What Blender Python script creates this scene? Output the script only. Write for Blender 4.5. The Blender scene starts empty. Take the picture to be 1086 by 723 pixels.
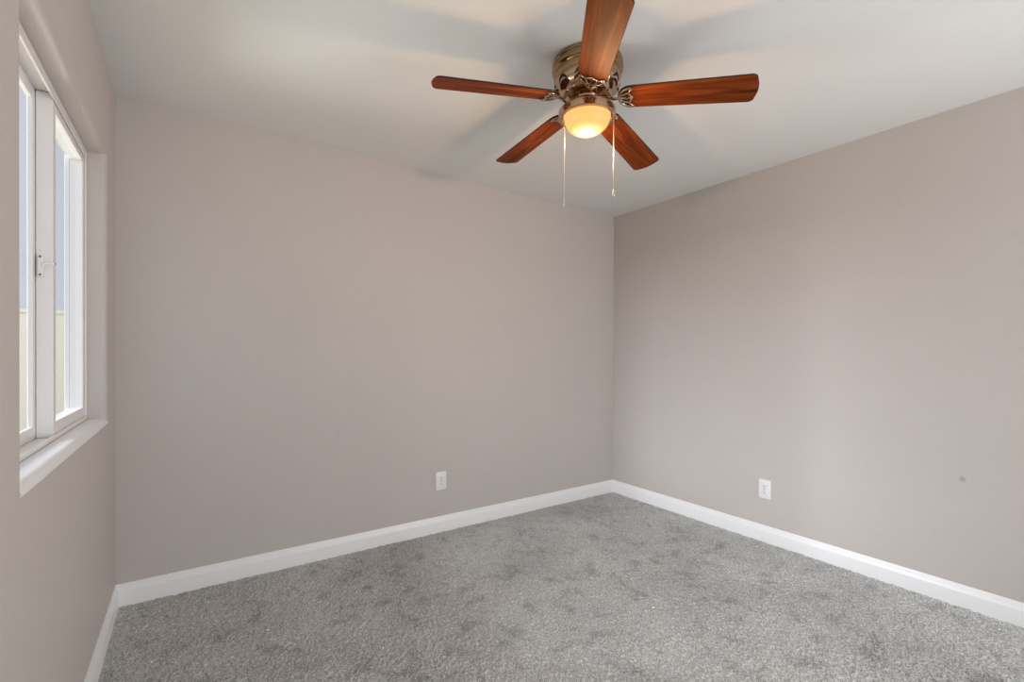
import bpy, bmesh, math, random
import numpy as np
from mathutils import Vector, Matrix

sc = bpy.context.scene
COL = sc.collection
PI = math.pi
random.seed(7)

# ------------------------------------------------------------------ camera
PX_F, YAW, PITCH, ROLL, PX_Y0 = 494.567, 0.6035, -0.0056, 0.0047, 378.12
cam_loc = Vector((0.2962, -2.9096, 1.2184))
fw = Vector((math.sin(YAW), math.cos(YAW), 0)); rt = Vector((math.cos(YAW), -math.sin(YAW), 0)); up = Vector((0, 0, 1))
fw2 = fw * math.cos(PITCH) + up * math.sin(PITCH)
up2 = up * math.cos(PITCH) - fw * math.sin(PITCH)
cx_ = rt * math.cos(ROLL) + up2 * math.sin(ROLL)
cy_ = up2 * math.cos(ROLL) - rt * math.sin(ROLL)
cam = bpy.data.cameras.new('camera')
cam.sensor_fit = 'HORIZONTAL'; cam.sensor_width = 36.0
cam.lens = PX_F / 1086 * 36.0
cam.shift_y = (PX_Y0 - 361.5) / 1086
cam.clip_start = 0.02
cam_o = bpy.data.objects.new('camera', cam)
m = Matrix.Identity(4)
for i in range(3):
    m[i][0] = cx_[i]; m[i][1] = cy_[i]; m[i][2] = -fw2[i]; m[i][3] = cam_loc[i]
cam_o.matrix_world = m
COL.objects.link(cam_o); sc.camera = cam_o

# ------------------------------------------------------------------ light and exposure
W_STRENGTH, W_COLOR = 0.70, (0.93, 0.955, 1.0, 1)
DAY_POWER, DAY_COLOR = 350.0, (1.0, 0.975, 0.95)
YARD_POWER, YARD_COLOR = 72.0, (1.0, 0.955, 0.88)
BACK_POWER, BACK_COLOR = 34.5, (1.0, 0.99, 0.975)
GARDEN_FILL_POWER = 215.0
BULB_POWER, BULB_COLOR = 9.5, (1.0, 0.58, 0.28)
EXPOSURE = 0.05

world = bpy.data.worlds.new('sky'); sc.world = world; world.use_nodes = True
bg = world.node_tree.nodes['Background']
bg.inputs['Color'].default_value = W_COLOR; bg.inputs['Strength'].default_value = W_STRENGTH

def area_light(name, loc, target, sx, sy, power, color):
    l = bpy.data.lights.new(name, 'AREA'); l.shape = 'RECTANGLE'; l.size = sx; l.size_y = sy
    l.energy = power; l.color = color
    o = bpy.data.objects.new(name, l); COL.objects.link(o)
    o.location = loc
    o.rotation_euler = (Vector(target) - Vector(loc)).to_track_quat('-Z', 'Y').to_euler()
    return o
# daylight arriving at the window, and an unseen fill lamp added behind the camera
area_light('daylight', (-4.0, -0.55, 2.75), (0.0, -0.88, 1.5), 1.2, 1.8, DAY_POWER, DAY_COLOR)
area_light('sunlit_yard', (-2.4, 0.55, 0.25), (0.0, -0.88, 1.5), 1.2, 0.9, YARD_POWER, YARD_COLOR)
area_light('garden_wall_fill', (-5.0, 2.0, 4.5), (-1.4, 7.0, 0.9), 1.5, 1.5, GARDEN_FILL_POWER, (1.0, .96, .88))  # added lamp that brightens the garden wall in place of sun
area_light('rear_fill_light', (2.6, -4.0, 0.95), (0.2, -0.9, 1.75), 1.8, 1.3, BACK_POWER, BACK_COLOR)

vs = sc.view_settings
sc.display_settings.display_device = 'sRGB'
vs.view_transform = 'Standard'; vs.look = 'None'; vs.gamma = 1.0; vs.exposure = EXPOSURE; vs.use_curve_mapping = False

# ------------------------------------------------------------------ materials
def lin(c):
    return tuple(((v / 255) / 12.92 if v / 255 <= 0.04045 else ((v / 255 + 0.055) / 1.055) ** 2.4) for v in c) + (1,)

def mat(name, rgb, rough=0.6, metal=0.0, spec=0.5):
    M = bpy.data.materials.new(name); M.use_nodes = True
    b = M.node_tree.nodes['Principled BSDF']
    b.inputs['Base Color'].default_value = lin(rgb); b.inputs['Roughness'].default_value = rough
    b.inputs['Metallic'].default_value = metal; b.inputs['Specular IOR Level'].default_value = spec
    return M

def N(M, kind, **kw):
    n = M.node_tree.nodes.new(kind)
    for k, v in kw.items(): setattr(n, k, v)
    return n
def L(M, a, b): M.node_tree.links.new(a, b)
def bsdf(M): return M.node_tree.nodes['Principled BSDF']

def paint(name, rgb, rough, scale, strength, dist=0.002, spots=(), vary=0.03):
    """rolled wall paint with a fine orange-peel texture and optional scuff marks at given places"""
    M = mat(name, rgb, rough, 0, 0.35)
    geo = N(M, 'ShaderNodeNewGeometry')
    no = N(M, 'ShaderNodeTexNoise'); no.inputs['Scale'].default_value = scale; no.inputs['Detail'].default_value = 2.5
    L(M, geo.outputs['Position'], no.inputs['Vector'])
    bu = N(M, 'ShaderNodeBump'); bu.inputs['Strength'].default_value = strength; bu.inputs['Distance'].default_value = dist
    L(M, no.outputs['Fac'], bu.inputs['Height']); L(M, bu.outputs['Normal'], bsdf(M).inputs['Normal'])
    n2 = N(M, 'ShaderNodeTexNoise'); n2.inputs['Scale'].default_value = 2.2; n2.inputs['Detail'].default_value = 3
    L(M, geo.outputs['Position'], n2.inputs['Vector'])
    mr = N(M, 'ShaderNodeMapRange'); mr.inputs['To Min'].default_value = 1 - vary; mr.inputs['To Max'].default_value = 1 + vary
    L(M, n2.outputs['Fac'], mr.inputs['Value'])
    last = mr.outputs['Result']
    for (p, r, dark) in spots:
        d = N(M, 'ShaderNodeVectorMath', operation='DISTANCE'); d.inputs[1].default_value = p
        L(M, geo.outputs['Position'], d.inputs[0])
        nn = N(M, 'ShaderNodeTexNoise'); nn.inputs['Scale'].default_value = 45
        L(M, geo.outputs['Position'], nn.inputs['Vector'])
        ad = N(M, 'ShaderNodeMath', operation='MULTIPLY_ADD'); ad.inputs[1].default_value = r * 0.9
        L(M, nn.outputs['Fac'], ad.inputs[0]); L(M, d.outputs['Value'], ad.inputs[2])
        q = N(M, 'ShaderNodeMapRange'); q.interpolation_type = 'SMOOTHSTEP'
        q.inputs['From Min'].default_value = r * 0.5; q.inputs['From Max'].default_value = r * 1.5
        q.inputs['To Min'].default_value = dark; q.inputs['To Max'].default_value = 1.0
        L(M, ad.outputs['Value'], q.inputs['Value'])
        mu = N(M, 'ShaderNodeMath', operation='MULTIPLY'); L(M, last, mu.inputs[0]); L(M, q.outputs['Result'], mu.inputs[1])
        last = mu.outputs['Value']
    mx = N(M, 'ShaderNodeVectorMath', operation='SCALE'); mx.inputs[0].default_value = lin(rgb)[:3]
    L(M, last, mx.inputs['Scale']); L(M, mx.outputs['Vector'], bsdf(M).inputs['Base Color'])
    return M

RW, RH = 3.3978, 2.44          # room width, ceiling height
Y_BACK = 0.0; Y_FRONT = -3.7
WALL_RGB = (200, 194, 191)
M_WALL = paint('taupe_wall_paint', WALL_RGB, 0.55, 170, 0.35)
M_WALL_B = paint('taupe_wall_paint_scuffed', WALL_RGB, 0.55, 170, 0.35, spots=[((1.027, 0, .732), .016, .92)])
M_WALL_R = paint('taupe_wall_paint_marked', WALL_RGB, 0.55, 170, 0.35,
                 spots=[((RW, -2.289, .619), .020, .70), ((RW, -2.451, 1.783), .022, .93)])
M_CEIL = paint('ceiling_paint', (228, 228, 226), 0.75, 120, 0.30, vary=0.015)
M_TRIM = mat('white_trim_paint', (243, 244, 247), 0.35)
M_VINYL = mat('white_vinyl', (240, 238, 238), 0.32)
M_VINYL_TAN = mat('almond_vinyl', (214, 200, 184), 0.4)
M_DARK = mat('dark_gap', (38, 32, 28), 0.8)
M_PLATE = mat('white_plastic', (238, 238, 240), 0.28)
M_SLOT = mat('outlet_slot', (96, 98, 104), 0.6)
M_LINT = mat('white_lint', (240, 240, 238), 0.8)
M_STUCCO = paint('cream_stucco', (226, 214, 188), 0.85, 60, 0.5)
M_BLOCK = None

# antique brass
M_BRASS = mat('antique_brass', (196, 166, 138), 0.14, 1.0)
M_BRASS_BR = mat('satin_brass_band', (168, 142, 104), 0.22, 1.0)
M_IRON = mat('pewter_brass', (196, 172, 150), 0.2, 1.0)
M_CHAIN = mat('nickel_chain', (205, 200, 190), 0.35, 0.8)

def wood():
    M = mat('reddish_walnut_blade', (120, 52, 22), 0.5, 0, 0.06)
    tc = N(M, 'ShaderNodeTexCoord'); mp = N(M, 'ShaderNodeMapping'); mp.inputs['Scale'].default_value = (1.6, 16, 16)
    oi = N(M, 'ShaderNodeObjectInfo')
    ad = N(M, 'ShaderNodeVectorMath', operation='ADD')
    sca = N(M, 'ShaderNodeMath', operation='MULTIPLY'); sca.inputs[1].default_value = 9.0
    L(M, oi.outputs['Random'], sca.inputs[0])
    L(M, tc.outputs['Object'], mp.inputs['Vector']); L(M, mp.outputs['Vector'], ad.inputs[0]); L(M, sca.outputs['Value'], ad.inputs[1])
    n1 = N(M, 'ShaderNodeTexNoise'); n1.inputs['Scale'].default_value = 2.0; n1.inputs['Detail'].default_value = 6; n1.inputs['Distortion'].default_value = 0.9
    L(M, ad.outputs['Vector'], n1.inputs['Vector'])
    cr = N(M, 'ShaderNodeValToRGB')
    e = cr.color_ramp.elements
    e[0].position = 0.28; e[0].color = lin((72, 30, 10)); e[1].position = 0.75; e[1].color = lin((146, 72, 26))
    k = cr.color_ramp.elements.new(0.5); k.color = lin((108, 50, 17))
    L(M, n1.outputs['Fac'], cr.inputs['Fac']); L(M, cr.outputs['Color'], bsdf(M).inputs['Base Color'])
    return M
M_WOOD = wood()
M_EDGE = mat('dark_blade_edge', (34, 15, 9), 0.45)

def carpet():
    M = mat('grey_carpet_pile', (140, 139, 136), 0.95, 0, 0.1)
    geo = N(M, 'ShaderNodeNewGeometry')
    fine = N(M, 'ShaderNodeTexNoise'); fine.inputs['Scale'].default_value = 215; fine.inputs['Detail'].default_value = 2
    mid = N(M, 'ShaderNodeTexNoise'); mid.inputs['Scale'].default_value = 8.5; mid.inputs['Detail'].default_value = 5; mid.inputs['Roughness'].default_value = .62; mid.inputs['Distortion'].default_value = .5
    for n in (fine, mid): L(M, geo.outputs['Position'], n.inputs['Vector'])
    r1 = N(M, 'ShaderNodeMapRange'); r1.inputs['From Min'].default_value = .3; r1.inputs['From Max'].default_value = .7
    r1.inputs['To Min'].default_value = .42; r1.inputs['To Max'].default_value = 1.5
    L(M, fine.outputs['Fac'], r1.inputs['Value'])
    r2 = N(M, 'ShaderNodeMapRange'); r2.interpolation_type = 'SMOOTHSTEP'
    r2.inputs['From Min'].default_value = .30; r2.inputs['From Max'].default_value = .50
    r2.inputs['To Min'].default_value = .73; r2.inputs['To Max'].default_value = 1.02  # darker patches: shading of leaning pile put into the colour
    L(M, mid.outputs['Fac'], r2.inputs['Value'])
    m0 = N(M, 'ShaderNodeMath', operation='MULTIPLY'); L(M, r1.outputs['Result'], m0.inputs[0]); L(M, r2.outputs['Result'], m0.inputs[1])
    wide = N(M, 'ShaderNodeTexNoise'); wide.inputs['Scale'].default_value = 1.7; wide.inputs['Detail'].default_value = 4
    L(M, geo.outputs['Position'], wide.inputs['Vector'])
    r3 = N(M, 'ShaderNodeMapRange'); r3.inputs['From Min'].default_value = .35; r3.inputs['From Max'].default_value = .65
    r3.inputs['To Min'].default_value = .86; r3.inputs['To Max'].default_value = 1.08
    L(M, wide.outputs['Fac'], r3.inputs['Value'])
    mu = N(M, 'ShaderNodeMath', operation='MULTIPLY'); L(M, m0.outputs['Value'], mu.inputs[0]); L(M, r3.outputs['Result'], mu.inputs[1])
    sc_ = N(M, 'ShaderNodeVectorMath', operation='SCALE'); sc_.inputs[0].default_value = lin((188, 190, 190))[:3]
    L(M, mu.outputs['Value'], sc_.inputs['Scale']); L(M, sc_.outputs['Vector'], bsdf(M).inputs['Base Color'])
    return M
M_CARPET = carpet()

def glass(name, tint, fres):
    M = bpy.data.materials.new(name); M.use_nodes = True
    nt = M.node_tree; nt.nodes.remove(nt.nodes['Principled BSDF'])
    out = nt.nodes['Material Output']
    tr = N(M, 'ShaderNodeBsdfTransparent'); tr.inputs['Color'].default_value = tint
    gl = N(M, 'ShaderNodeBsdfGlossy'); gl.inputs['Roughness'].default_value = 0.03; gl.inputs['Color'].default_value = (.95, .97, 1, 1)
    lw = N(M, 'ShaderNodeLayerWeight'); lw.inputs['Blend'].default_value = .5
    pw = N(M, 'ShaderNodeMath', operation='POWER'); pw.inputs[1].default_value = 5.0; L(M, lw.outputs['Facing'], pw.inputs[0])
    fr = N(M, 'ShaderNodeMath', operation='MULTIPLY_ADD'); fr.inputs[1].default_value = fres; fr.inputs[2].default_value = .02
    L(M, pw.outputs['Value'], fr.inputs[0])
    mx = N(M, 'ShaderNodeMixShader')
    L(M, fr.outputs['Value'], mx.inputs['Fac']); L(M, tr.outputs['BSDF'], mx.inputs[1]); L(M, gl.outputs['BSDF'], mx.inputs[2])
    L(M, mx.outputs['Shader'], out.inputs['Surface'])
    return M
M_GLASS = glass('window_glass', (.935, .968, 1, 1), .22)

def frosted():
    M = bpy.data.materials.new('frosted_amber_glass'); M.use_nodes = True
    nt = M.node_tree; nt.nodes.remove(nt.nodes['Principled BSDF'])
    out = nt.nodes['Material Output']
    df = N(M, 'ShaderNodeBsdfDiffuse'); df.inputs['Color'].default_value = (.080, .088, .066, 1)
    gl = N(M, 'ShaderNodeBsdfGlossy'); gl.inputs['Color'].default_value = (.02, .02, .02, 1); gl.inputs['Roughness'].default_value = .3
    em = N(M, 'ShaderNodeEmission'); em.inputs['Color'].default_value = (1.0, .56, .155, 1); em.inputs['Strength'].default_value = .96
    m1 = N(M, 'ShaderNodeAddShader'); m2 = N(M, 'ShaderNodeAddShader')
    L(M, df.outputs['BSDF'], m1.inputs[0]); L(M, gl.outputs['BSDF'], m1.inputs[1])
    L(M, m1.outputs['Shader'], m2.inputs[0]); L(M, em.outputs['Emission'], m2.inputs[1])
    L(M, m2.outputs['Shader'], out.inputs['Surface'])
    return M
M_FROST = frosted()

# ------------------------------------------------------------------ helpers
def obj(name, bm, mats, parent=None, smooth=False, loc=None):
    me = bpy.data.meshes.new(name)
    bmesh.ops.recalc_face_normals(bm, faces=bm.faces[:])
    bm.to_mesh(me); bm.free()
    for mm in (mats if isinstance(mats, (list, tuple)) else [mats]): me.materials.append(mm)
    if smooth:
        for p in me.polygons: p.use_smooth = True
        if smooth != 'all':
            me.set_sharp_from_angle(angle=math.radians(smooth if isinstance(smooth, (int, float)) and smooth is not True else 40))
    o = bpy.data.objects.new(name, me); COL.objects.link(o)
    if parent: o.parent = parent
    if loc is not None: o.location = loc
    return o
def empty(name, loc=(0, 0, 0), rz=0.0):
    o = bpy.data.objects.new(name, None); o.empty_display_size = .1; COL.objects.link(o)
    o.location = loc; o.rotation_euler = (0, 0, rz); return o
def tag(o, label, cat, group=None, kind=None):
    o['label'] = label; o['category'] = cat
    if group: o['group'] = group
    if kind: o['kind'] = kind
    return o
def box(bm, lo, hi, mi=0, bevel=0.0, seg=2):
    r = bmesh.ops.create_cube(bm, size=1.0)
    vs_ = r['verts']
    for v in vs_:
        for k in range(3): v.co[k] = lo[k] + (v.co[k] + .5) * (hi[k] - lo[k])
    fs = set(f for v in vs_ for f in v.link_faces)
    for f in fs: f.material_index = mi
    if bevel:
        es = list(set(e for v in vs_ for e in v.link_edges))
        rb = bmesh.ops.bevel(bm, geom=es, offset=bevel, segments=seg, affect='EDGES', profile=.5)
        for f in rb['faces']: f.material_index = mi
def lathe(bm, prof, seg=64, mi=0, center=(0, 0)):
    rings = []
    for (r, z) in prof:
        if r < 1e-6: rings.append([bm.verts.new((center[0], center[1], z))])
        else: rings.append([bm.verts.new((center[0] + r * math.cos(2 * PI * k / seg), center[1] + r * math.sin(2 * PI * k / seg), z)) for k in range(seg)])
    for a, b in zip(rings, rings[1:]):
        for k in range(seg):
            k2 = (k + 1) % seg
            if len(a) == 1 and len(b) == 1: continue
            if len(a) == 1: f = bm.faces.new((a[0], b[k], b[k2]))
            elif len(b) == 1: f = bm.faces.new((a[k], b[0], a[k2]))
            else: f = bm.faces.new((a[k], b[k], b[k2], a[k2]))
            f.material_index = mi
def tube(bm, pts, rad, seg=10, mi=0, flat=1.0, cap=True):
    """round (or flattened) bar along a polyline; rad may be a list"""
    pts = [Vector(p) for p in pts]; n = len(pts)
    rads = rad if isinstance(rad, (list, tuple)) else [rad] * n
    rings = []; u = None
    for i in range(n):
        t = (pts[min(i + 1, n - 1)] - pts[max(i - 1, 0)]).normalized()
        ref = Vector((0, 0, 1)) if abs(t.z) < .9 else Vector((1, 0, 0))
        if u is None: u = t.cross(ref).normalized()
        else: u = (u - t * u.dot(t)).normalized()
        w = t.cross(u)
        rings.append([bm.verts.new(pts[i] + rads[i] * (u * math.cos(2 * PI * k / seg) + w * flat * math.sin(2 * PI * k / seg))) for k in range(seg)])
    for a, b in zip(rings, rings[1:]):
        for k in range(seg):
            f = bm.faces.new((a[k], a[(k + 1) % seg], b[(k + 1) % seg], b[k])); f.material_index = mi
    if cap:
        for r in (rings[0], rings[-1]):
            f = bm.faces.new(r); f.material_index = mi
def prism(bm, prof, p0, p1, ax_out, mi=0):
    """sweep a closed (out, z) profile from p0 to p1"""
    a = [bm.verts.new(Vector(p0) + Vector(ax_out) * o + Vector((0, 0, z))) for o, z in prof]
    b = [bm.verts.new(Vector(p1) + Vector(ax_out) * o + Vector((0, 0, z))) for o, z in prof]
    n = len(prof)
    for k in range(n):
        bm.faces.new((a[k], a[(k + 1) % n], b[(k + 1) % n], b[k])).material_index = mi
    bm.faces.new(a).material_index = mi; bm.faces.new(b[::-1]).material_index = mi

# ------------------------------------------------------------------ room shell
def build_floor():
    y0 = Y_FRONT; step = 0.005
    nx = int(RW / step) + 1; ny = int((0 - y0) / step) + 1
    rng = np.random.default_rng(3)
    X, Y = np.meshgrid(np.linspace(0, RW, nx), np.linspace(y0, 0, ny))
    h = rng.random((ny, nx))
    s = (h + np.roll(h, 1, 0) + np.roll(h, 1, 1) + np.roll(np.roll(h, 1, 0), 1, 1)) / 4
    Z = -0.007 + 0.008 * (s * 1.2 + h * .45 - .3)
    X = X + (rng.random((ny, nx)) - .5) * .004; Y = Y + (rng.random((ny, nx)) - .5) * .004
    X = np.clip(X, 0, RW); Y = np.clip(Y, y0, 0)
    co = np.stack([X, Y, Z], -1).reshape(-1, 3)
    idx = np.arange(nx * ny).reshape(ny, nx)
    q = np.stack([idx[:-1, :-1], idx[:-1, 1:], idx[1:, 1:], idx[1:, :-1]], -1).reshape(-1)
    me = bpy.data.meshes.new('floor'); nq = len(q) // 4
    me.vertices.add(len(co)); me.vertices.foreach_set('co', co.ravel())
    me.loops.add(len(q)); me.loops.foreach_set('vertex_index', q.astype(np.int32))
    me.polygons.add(nq); me.polygons.foreach_set('loop_start', np.arange(0, nq * 4, 4, dtype=np.int32))
    me.update(); me.validate(); me.materials.append(M_CARPET)
    o = bpy.data.objects.new('floor', me); COL.objects.link(o)
    return tag(o, 'wall-to-wall grey cut pile carpet covering the whole floor', 'carpet', kind='structure')
build_floor()

bm = bmesh.new(); box(bm, (-.13, Y_FRONT, RH), (RW + .12, .12, RH + .15))
tag(obj('ceiling', bm, M_CEIL), 'flat off-white painted ceiling above the fan', 'ceiling', kind='structure')
bm = bmesh.new(); box(bm, (-.13, 0, -.05), (RW + .12, .12, RH))
tag(obj('wall_back', bm, M_WALL_B), 'taupe wall straight ahead with the left outlet', 'wall', kind='structure')
bm = bmesh.new(); box(bm, (RW, Y_FRONT, -.05), (RW + .12, 0, RH))
tag(obj('wall_right', bm, M_WALL_R), 'taupe wall on the right with a dark scuff mark', 'wall', kind='structure')

# left wall with a bullnosed window opening
WY0, WY1, WZ0, WZ1 = -1.495, -0.262, 0.932, 2.066
WT = 0.13; BR = 0.022; FX = -0.065
def build_left_wall():
    bm = bmesh.new()
    ns = 8
    path = [(0.0, BR)] + [(-BR + BR * math.cos(t), BR - BR * math.sin(t)) for t in [k * PI / 2 / ns for k in range(1, ns + 1)]] + [(-WT, 0.0)]
    corners = [(WY0, WZ0, -1, -1), (WY1, WZ0, 1, -1), (WY1, WZ1, 1, 1), (WY0, WZ1, -1, 1)]
    loops = [[bm.verts.new((x, cy + sy * o, cz + sz * o)) for (cy, cz, sy, sz) in corners] for (x, o) in path]
    for a, b in zip(loops, loops[1:]):
        for k in range(4):
            f = bm.faces.new((a[k], a[(k + 1) % 4], b[(k + 1) % 4], b[k])); f.smooth = True
    outer = [(Y_FRONT, -.05), (0, -.05), (0, RH), (Y_FRONT, RH)]
    for x, inner in ((0, loops[0]), (-WT, loops[-1])):
        ov = [bm.verts.new((x, y, z)) for y, z in outer]
        for k in range(4): bm.faces.new((ov[k], ov[(k + 1) % 4], inner[(k + 1) % 4], inner[k]))
        if x == 0: o0 = ov
        else: o1 = ov
    for k in range(4): bm.faces.new((o0[k], o0[(k + 1) % 4], o1[(k + 1) % 4], o1[k]))
    o = obj('wall_left', bm, M_WALL, smooth=35)
    return tag(o, 'taupe wall on the left with the recessed window', 'wall', kind='structure')
build_left_wall()

# baseboards
BH, BT = 0.104, 0.0146
BP = [(0, -.03), (BT, -.03), (BT, .068), (BT - .0015, .073), (BT - .0045, .079), (BT - .0075, .090), (BT - .010, .100), (.003, BH), (0, BH)]
def baseboard(name, p0, p1, out, label):
    bm = bmesh.new(); prism(bm, BP, p0, p1, out)
    tag(obj(name, bm, M_TRIM, smooth=25), label, 'baseboard', kind='structure')
baseboard('baseboard_back', (0, 0, 0), (RW, 0, 0), (0, -1, 0), 'white baseboard along the wall straight ahead')
baseboard('baseboard_right', (RW, Y_FRONT, 0), (RW, 0, 0), (-1, 0, 0), 'white baseboard along the right wall')
baseboard('baseboard_left', (0, Y_FRONT, 0), (0, 0, 0), (1, 0, 0), 'white baseboard below the window on the left wall')

# ------------------------------------------------------------------ window
win = empty('window_1', (FX, (WY0 + WY1) / 2, WZ0))
tag(win, 'white sliding window recessed in the left wall', 'window', kind='structure')
WO = Vector(win.location)
def wbox(bm, lo, hi, mi=0, bevel=.002):      # world-space boxes, stored in the window's own space
    box(bm, [lo[k] - WO[k] for k in range(3)], [hi[k] - WO[k] for k in range(3)], mi, bevel)
# sill cap on the bullnosed bottom edge, whitened to paint in strong daylight
bm = bmesh.new()
LIFT = .0012
ST = WZ0 + LIFT
sp_ = [(FX + .001, 0.0, LIFT)]
for k in range(0, 13):
    t = k * PI / 2 / 12
    sp_.append((-BR + (BR + LIFT) * math.sin(t), BR - BR * math.cos(t), (BR + LIFT) * math.cos(t) - BR))
sec = [(x, o, dz) for x, o, dz in sp_] + [(x - (0 if i == 0 else .0008), o, dz - .0009) for i, (x, o, dz) in reversed(list(enumerate(sp_)))]
ends = [[bm.verts.new(Vector((x, yy(o), WZ0 + dz)) - WO) for x, o, dz in sec] for yy in ((lambda o: WY0 - o + .0004), (lambda o: WY1 + o - .0004))]
n = len(sec)
for k in range(n): bm.faces.new((ends[0][k], ends[0][(k + 1) % n], ends[1][(k + 1) % n], ends[1][k]))
h_ = len(sp_)
for e_ in ends:
    for k in range(h_ - 1): bm.faces.new((e_[k], e_[k + 1], e_[n - 2 - k], e_[n - 1 - k]))
sill = obj('window_sill', bm, M_TRIM, win, smooth=30)
sill['label'] = 'rounded sill with daylight painted in as white'

# fixed outer frame
FW = .032
bm = bmesh.new()
zb = ST; zt = WZ1
FX1 = -.128
fb = .016          # height of the bottom track lip
# head: inner lip, channel roof, outer lip
wbox(bm, (-.071, WY0, zt - FW), (FX, WY1, zt), 0)
wbox(bm, (FX1, WY0, zt - .007), (-.0711, WY1, zt), 0)
wbox(bm, (FX1, WY0, zt - FW - .006), (-.1275, WY1, zt - .0071), 0, .0002)
# bottom track
wbox(bm, (-.071, WY0, zb), (FX, WY1, zb + fb), 0)
wbox(bm, (FX1, WY0, zb - .007), (-.0711, WY1, zb + .006), 0)
# jambs
for y0_, y1_ in ((WY0, WY0 + .020), (WY1 - .016, WY1)):
    wbox(bm, (FX1, y0_, zb + .0062), (-.0713, y1_ - .006 if y0_ == WY0 else y1_, zt - .0072), 0)
    wbox(bm, (-.0712, y0_, zb + fb + .0002), (FX, y1_, zt - FW - .0002), 0)
wbox(bm, (FX1, WY1 - .041, zb + .0063), (-.1132, WY1 - .0155, zt - .0073), 0, .001)  # filler added flush with the stile to cut bounced light on the jamb
obj('window_frame', bm, M_VINYL, win)

def sash(name, x0, x1, y0, y1, z0, z1, st0, st1, rl, glass_x):
    bm = bmesh.new()
    wbox(bm, (x0, y0, z0), (x1, y0 + st0, z1)); wbox(bm, (x0, y1 - st1, z0), (x1, y1, z1))
    wbox(bm, (x0, y0 + st0 - .001, z0), (x1, y1 - st1 + .001, z0 + rl)); wbox(bm, (x0, y0 + st0 - .001, z1 - rl), (x1, y1 - st1 + .001, z1))
    o = obj(name, bm, M_VINYL, win)
    g = bmesh.new(); wbox(g, (glass_x - .002, y0 + st0 - .004, z0 + rl - .004), (glass_x + .002, y1 - st1 + .004, z1 - rl + .004), 0, 0)
    obj('glass_pane', g, M_GLASS, o)
    return o
YM = -.81
near = sash('fixed_sash', -.1272, -.1140, WY0 + .010, YM + .030, zb + .0065, zt - .0075, .035, .058, .040, -.122)
far = sash('sliding_sash', -.1128, -.0722, YM, WY1 - .019, zb + .0065, zt - .0085, .036, .022, .048, -.084)
# latch on the end of the sliding sash: escutcheon plate with two screws and a lever reaching into the room
bm = bmesh.new()
zc = 1.495
wbox(bm, (-.1085, YM - .010, zc - .036), (-.0930, YM - .0002, zc + .036), 0, .003)
for dz in (-.029, .029):
    wbox(bm, (-.1040, YM - .0108, zc + dz - .003), (-.0980, YM - .0099, zc + dz + .003), 1, 0)
tube(bm, [Vector(p) - WO for p in ((-.0945, YM - .008, zc + .000), (-.0895, YM - .014, zc + .007), (-.0815, YM - .017, zc + .009), (-.0695, YM - .018, zc + .0085), (-.0645, YM - .018, zc + .008))], [.0055, .005, .0042, .003, .0028], 10, 0)
tube(bm, [Vector(p) - WO for p in ((-.0643, YM - .018, zc + .008), (-.0625, YM - .018, zc + .008))], [.0030, .0024], 10, 1)
lt = obj('window_latch', bm, [M_VINYL, M_SLOT], far, smooth=40)
lt['label'] = 'white latch with a small lever'

# ------------------------------------------------------------------ outside, seen through the glass
def blockwall():
    M = paint('cream_block', (226, 222, 208), .85, 40, .4)
    return M
bm = bmesh.new(); box(bm, (-9, 7.0, -.12), (6, 7.2, 1.80)); box(bm, (-9, 6.97, 1.80), (6, 7.23, 1.86), 0, .01)
tag(obj('garden_wall', bm, blockwall()), 'cream stucco garden wall outdoors seen through the window glass', 'wall')
bm = bmesh.new(); box(bm, (-12, -8, -.32), (-.14, 12, -.12))
M_GRAVEL = paint('tan_gravel', (205, 190, 165), .95, 90, .8, .01, vary=.15)
tag(obj('ground', bm, M_GRAVEL), 'pale tan gravel yard outside the window', 'ground', kind='structure')

# ------------------------------------------------------------------ outlets
def outlet(loc, rz, label):
    root = empty('wall_outlet', loc, rz)      # local -Y faces the room
    tag(root, label, 'outlet')
    bm = bmesh.new(); box(bm, (-.0395, -.006, -.062), (.0395, 0, .062), 0, .0035, 3)
    box(bm, (-.003, -.0072, -.003), (.003, -.0058, .003), 1, .001)
    obj('cover_plate', bm, [M_PLATE, M_SLOT], root, smooth=40)
    for dz in (-.020, .020):
        bm = bmesh.new()
        # rounded-D receptacle face with two slots and a ground hole
        n = 28; ring = []
        for k in range(n):
            t = 2 * PI * k / n
            ring.append((max(-.0165, min(.0165, .0185 * math.cos(t))), max(-.0135, min(.0135, .0175 * math.sin(t)))))
        a_ = [bm.verts.new((x, -.0058, dz + z)) for x, z in ring]; b_ = [bm.verts.new((x * .97, -.0082, dz + z * .97)) for x, z in ring]
        for k in range(n): bm.faces.new((a_[k], a_[(k + 1) % n], b_[(k + 1) % n], b_[k]))
        bm.faces.new(b_)
        box(bm, (-.0085, -.0086, dz - .001), (-.0060, -.0078, dz + .0085), 1)
        box(bm, (.0060, -.0086, dz + .0005), (.0085, -.0078, dz + .0085), 1)
        tube(bm, [(0, -.0078, dz - .0075), (0, -.0086, dz - .0075)], .0030, 12, 1)
        obj('receptacle', bm, [M_PLATE, M_SLOT], root)
    return root
outlet((1.713, 0, .346), 0, 'white duplex outlet low on the wall straight ahead')
outlet((RW, -1.340, .341), -PI / 2, 'white duplex outlet low on the right wall')

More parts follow.
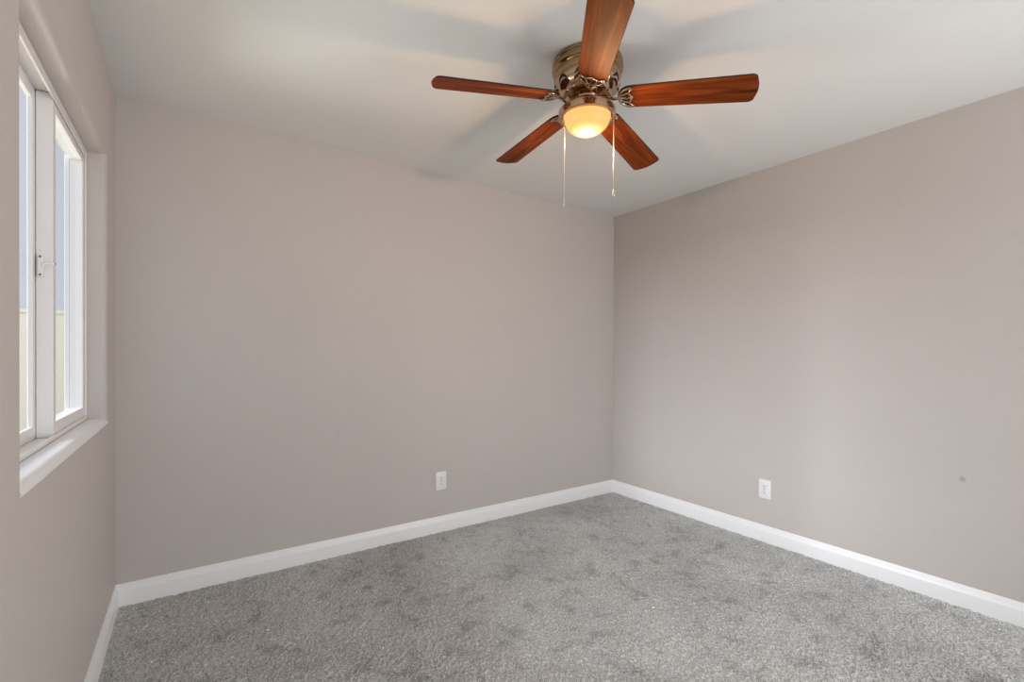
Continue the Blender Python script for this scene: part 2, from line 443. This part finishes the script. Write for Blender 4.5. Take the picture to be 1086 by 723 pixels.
# ------------------------------------------------------------------ lint on the carpet
def lint(loc, r, label):
    bm = bmesh.new(); bmesh.ops.create_icosphere(bm, subdivisions=2, radius=r)
    for v in bm.verts: v.co = Vector((v.co.x * 1.5, v.co.y, v.co.z * .6)) * random.uniform(.75, 1.15)
    o = obj('lint_scrap', bm, M_LINT, None, smooth='all', loc=(loc[0], loc[1], loc[2]))
    tag(o, label, 'lint')
lint((2.128, -1.459, .004), .0065, 'white scrap of lint on the open carpet near the middle of the floor')
lint((.576, -.628, .004), .0050, 'tiny white scrap of lint on the carpet below the window corner')
lint((3.263, -2.441, .004), .0050, 'tiny white scrap of lint on the carpet by the right baseboard')

# ------------------------------------------------------------------ ceiling fan
FXc, FYc = 1.6658, -1.4692
fan = empty('ceiling_fan', (FXc, FYc, RH))
tag(fan, 'five-bladed brass and walnut ceiling fan with a lit bowl light', 'ceiling fan')
ZB = 2.2884 - RH           # blade plane at the hub
# motor housing: ribbed canopy above, vented motor shell below
prof = [(.001, 0), (.128, 0), (.143, -.002), (.146, -.008), (.146, -.016), (.142, -.019), (.142, -.023), (.146, -.027), (.1475, -.034), (.146, -.041), (.139, -.045), (.137, -.049),
        (.139, -.056), (.139, -.072), (.136, -.078), (.134, -.083)]
bm = bmesh.new(); lathe(bm, prof, 96, 0)
prof2 = [(.134, -.083), (.136, -.088), (.1355, -.100), (.131, -.114), (.121, -.128), (.106, -.140), (.088, -.148), (.070, -.151), (.001, -.151)]
lathe(bm, prof2, 96, 1)
def on_shell(z):            # radius of the motor shell at height z
    for (r0, z0), (r1, z1) in zip(prof2, prof2[1:]):
        if z1 <= z <= z0: return r0 + (r1 - r0) * (z0 - z) / max(1e-9, z0 - z1)
    return prof2[0][0]
def shell_patch(bm, a0, outline, mi, lift=.0012):
    """dark vent opening following the shell: outline in (angle offset, z)"""
    vs_ = []
    for da, z in outline:
        r = on_shell(z) + lift
        vs_.append(bm.verts.new((r * math.cos(a0 + da), r * math.sin(a0 + da), z)))
    c = bm.verts.new(Vector([sum(v.co[k] for v in vs_) / len(vs_) for k in range(3)]) * 1.0)
    rr = on_shell(c.co.z) + lift; l_ = math.hypot(c.co.x, c.co.y); c.co.x *= rr / l_; c.co.y *= rr / l_
    for k in range(len(vs_)): bm.faces.new((vs_[k], vs_[(k + 1) % len(vs_)], c)).material_index = mi
PH = -0.9655
for k in range(10):
    a0 = PH + (k + .5) * 2 * PI / 10
    # half-moon opening, then a curved slot below it
    shell_patch(bm, a0, [(-.19, -.111)] + [(-.19 + .38 * t / 10, -.111 + .022 * math.sin(PI * t / 10)) for t in range(1, 10)] + [(.19, -.111)], 2)
    o_ = [(-.22 + .44 * t / 10, -.120 + .007 * math.sin(PI * t / 10)) for t in range(11)] + [(.22 - .44 * t / 10, -.129 + .007 * math.sin(PI * t / 10)) for t in range(11)]
    # slot strip
    n_ = 11
    up_ = [bm.verts.new(((on_shell(z) + .0012) * math.cos(a0 + da), (on_shell(z) + .0012) * math.sin(a0 + da), z)) for da, z in o_[:n_]]
    dn_ = [bm.verts.new(((on_shell(z) + .0012) * math.cos(a0 + da), (on_shell(z) + .0012) * math.sin(a0 + da), z)) for da, z in o_[n_:][::-1]]
    for t in range(n_ - 1): bm.faces.new((up_[t], up_[t + 1], dn_[t + 1], dn_[t])).material_index = 2
obj('motor_housing', bm, [M_BRASS_BR, M_BRASS, M_DARK], fan, smooth=40)

bm = bmesh.new()
lathe(bm, [(.001, -.150), (.050, -.150), (.052, -.153), (.050, -.158), (.044, -.160), (.042, -.164), (.042, -.182), (.046, -.186), (.040, -.188), (.001, -.188)], 64)
obj('switch_housing', bm, M_BRASS, fan, smooth=40)

# light kit: fitter pan, frosted bowl, bulb
bm = bmesh.new()
ZP = -.186
lathe(bm, [(.001, ZP), (.050, ZP), (.095, ZP - .004), (.110, ZP - .009), (.117, ZP - .016), (.119, ZP - .022), (.119, ZP - .044), (.116, ZP - .047), (.104, ZP - .047), (.102, ZP - .042), (.102, ZP - .014), (.040, ZP - .006), (.001, ZP - .006)], 80)
obj('light_fitter', bm, M_BRASS, fan, smooth=35)
bm = bmesh.new()
ZG = ZP - .040; GR = .098; GD = .074
pr = [(GR - .004, ZG + .012), (GR, ZG + .004), (GR, ZG - .006), (GR - .0035, ZG - .009)]
for k in range(0, 15):
    t = k / 14 * PI / 2
    pr.append(((GR - .004) * math.cos(t) if k < 14 else 0.0, ZG - .010 - (GD - .010) * math.sin(t)))
lathe(bm, pr, 72)
bowl = obj('glass_bowl', bm, M_FROST, fan, smooth=60)
bowl['label'] = 'lit frosted glass bowl'
bl = bpy.data.lights.new('bulb', 'POINT'); bl.energy = BULB_POWER; bl.color = BULB_COLOR; bl.shadow_soft_size = .024
blo = bpy.data.objects.new('bulb', bl); COL.objects.link(blo); blo.parent = fan; blo.location = (0, 0, ZG - GD - .026)

# blade with its iron (built once along +X, then copied)
def blade_mesh():
    bm = bmesh.new()
    x0, xf, x1 = .128, .185, .647
    w0, w1 = .0588, .0689
    side = []
    for k in range(0, 13):                     # rounded root
        t = PI / 2 * k / 12
        side.append((xf - (xf - x0) * math.cos(t), w0 * math.sin(t) ** .9))
    rc = .022; xe = x1 - .008
    side.append((.40, (w0 + w1) / 2))
    side.append((xe - rc, w1))
    for k in range(1, 8):                      # rounded tip corner
        t = PI / 2 * k / 8
        side.append((xe - rc + rc * math.sin(t), w1 - rc + rc * math.cos(t)))
    tip = [(xe + .008 * (1 - (y / (w1 - rc)) ** 2), y) for y in ((w1 - rc) * s for s in (1, .75, .5, .25, 0))]
    half = side + tip
    full = half + [(x, -y) for x, y in half[-2:0:-1]]
    th = .003
    def ring(f, z): return [bm.verts.new((.40 + (x - .40) * (1 - f * .006), y * (1 - f * .03), z)) for x, y in full]
    r = [ring(1, -th), ring(0, -th + .0015), ring(0, th - .0015), ring(1, th)]
    n = len(full)
    for a_, b_ in zip(r, r[1:]):
        for k in range(n): bm.faces.new((a_[k], a_[(k + 1) % n], b_[(k + 1) % n], b_[k])).material_index = 1
    bm.faces.new(r[0][::-1]).material_index = 0; bm.faces.new(r[-1]).material_index = 0
    return bm
def iron_mesh():
    """decorative blade iron: arm from the motor, arched bracket hugging the blade root, scalloped inner rim"""
    bm = bmesh.new(); z = -.0065
    x0, xf, w = .128, .185, .0588
    arch = []
    for k in range(-11, 12):
        t = PI / 2 * k / 11 * .93
        arch.append((xf - (xf - x0 - .005) * math.cos(t), (w - .009) * math.sin(t), z))
    arch = [(arch[0][0] + .012, arch[0][1] + .004, z)] + arch + [(arch[-1][0] + .012, arch[-1][1] - .004, z)]
    tube(bm, arch, [.003] + [.0046] * (len(arch) - 2) + [.003], 8, 0, .8)
    for s in (-1, 1):
        sc_ = [(.192, s * .046, z), (.183, s * .042, z), (.176, s * .033, z), (.1745, s * .024, z), (.178, s * .015, z), (.182, s * .007, z), (.187, 0, z)]
        tube(bm, sc_, [.0025, .0035, .004, .004, .004, .0038, .003], 8, 0, .8)
        tube(bm, [(.130, s * .003, z), (.140, s * .012, z), (.156, s * .020, z), (.175, s * .027, z)], [.004, .0036, .0034, .0034], 8, 0, .8)
    tube(bm, [(.128, 0, z), (.150, 0, z), (.168, 0, z), (.185, 0, z)], [.006, .0046, .0036, .003], 8, 0, .8)
    for p in ((.152, .022), (.152, -.022), (.166, 0)):           # screws
        tube(bm, [(p[0], p[1], z + .003), (p[0], p[1], z - .0045)], .0045, 10, 0)
    # arm to the motor, with a raised flange
    tube(bm, [(.132, 0, z), (.112, 0, z - .001), (.100, 0, z + .004), (.092, 0, z + .016), (.082, 0, z + .0215), (.068, 0, z + .0225)], [.0065, .0072, .0075, .0085, .010, .011], 10, 0, .6)
    for s in (-1, 1):
        tube(bm, [(.112, s * .002, z), (.104, s * .009, z + .004), (.094, s * .019, z + .015), (.082, s * .024, z + .0215), (.070, s * .024, z + .0225)], [.005, .005, .005, .006, .006], 8, 0, .7)
    return bm
PT, DROOP, TX, TY = -0.2099, 0.0857, -0.0401, 0.0151
blade0 = iron0 = None
blade_labels = ['walnut blade pointing right', 'walnut blade pointing away to the right', 'walnut blade pointing away to the left',
                'walnut blade pointing left', 'glowing walnut blade pointing toward the viewer']
for k in range(5):
    a_ = PH + k * 2 * PI / 5
    d = DROOP - (TX * math.cos(a_) + TY * math.sin(a_))
    twist = PT + (-TX * math.sin(a_) + TY * math.cos(a_))
    if k == 0:
        blade0 = obj('fan_blade', blade_mesh(), [M_WOOD, M_EDGE], fan)
        iron0 = obj('blade_iron', iron_mesh(), M_IRON, blade0, smooth=45)
        b_ = blade0
    else:
        b_ = blade0.copy(); COL.objects.link(b_); b_.parent = fan
        i_ = iron0.copy(); COL.objects.link(i_); i_.parent = b_
    b_.matrix_local = Matrix.Translation((0, 0, ZB)) @ Matrix.Rotation(a_, 4, 'Z') @ Matrix.Rotation(math.atan(d), 4, 'Y') @ Matrix.Rotation(twist, 4, 'X')
    b_['label'] = blade_labels[k]

# pull chains hanging from the light fitter
def chain(off, ztop, zend, fob):
    p = rt * off
    bm = bmesh.new()
    tube(bm, [(p.x, p.y, ztop), (p.x, p.y, zend)], .0009, 6, 0)
    n = int((ztop - zend) / .0052)
    for i in range(n):
        z = ztop - i * .0052
        bmesh.ops.create_icosphere(bm, subdivisions=1, radius=.0019, matrix=Matrix.Translation((p.x, p.y, z)))
    c = obj('pull_chain', bm, M_CHAIN, fan)
    bm = bmesh.new()
    if fob == 'teardrop':
        pr = [(0, .026), (.0025, .025), (.0030, .021), (.0042, .016), (.0062, .009), (.0072, .003), (.0070, -.003), (.0045, -.007), (0, -.008)]
    else:
        pr = [(0, .022), (.0022, .021), (.0030, .017), (.0030, .006), (.0022, .002), (.0034, -.002), (.0030, -.006), (0, -.008)]
    lathe(bm, [(r, z + zend - .018) for r, z in pr], 20, 0, (p.x, p.y))
    obj('chain_fob', bm, M_CHAIN, c, smooth='all')
chain(-.0945, ZP - .044, 1.862 - RH, 'rod')
chain(.1125, ZP - .044, 1.905 - RH, 'teardrop')
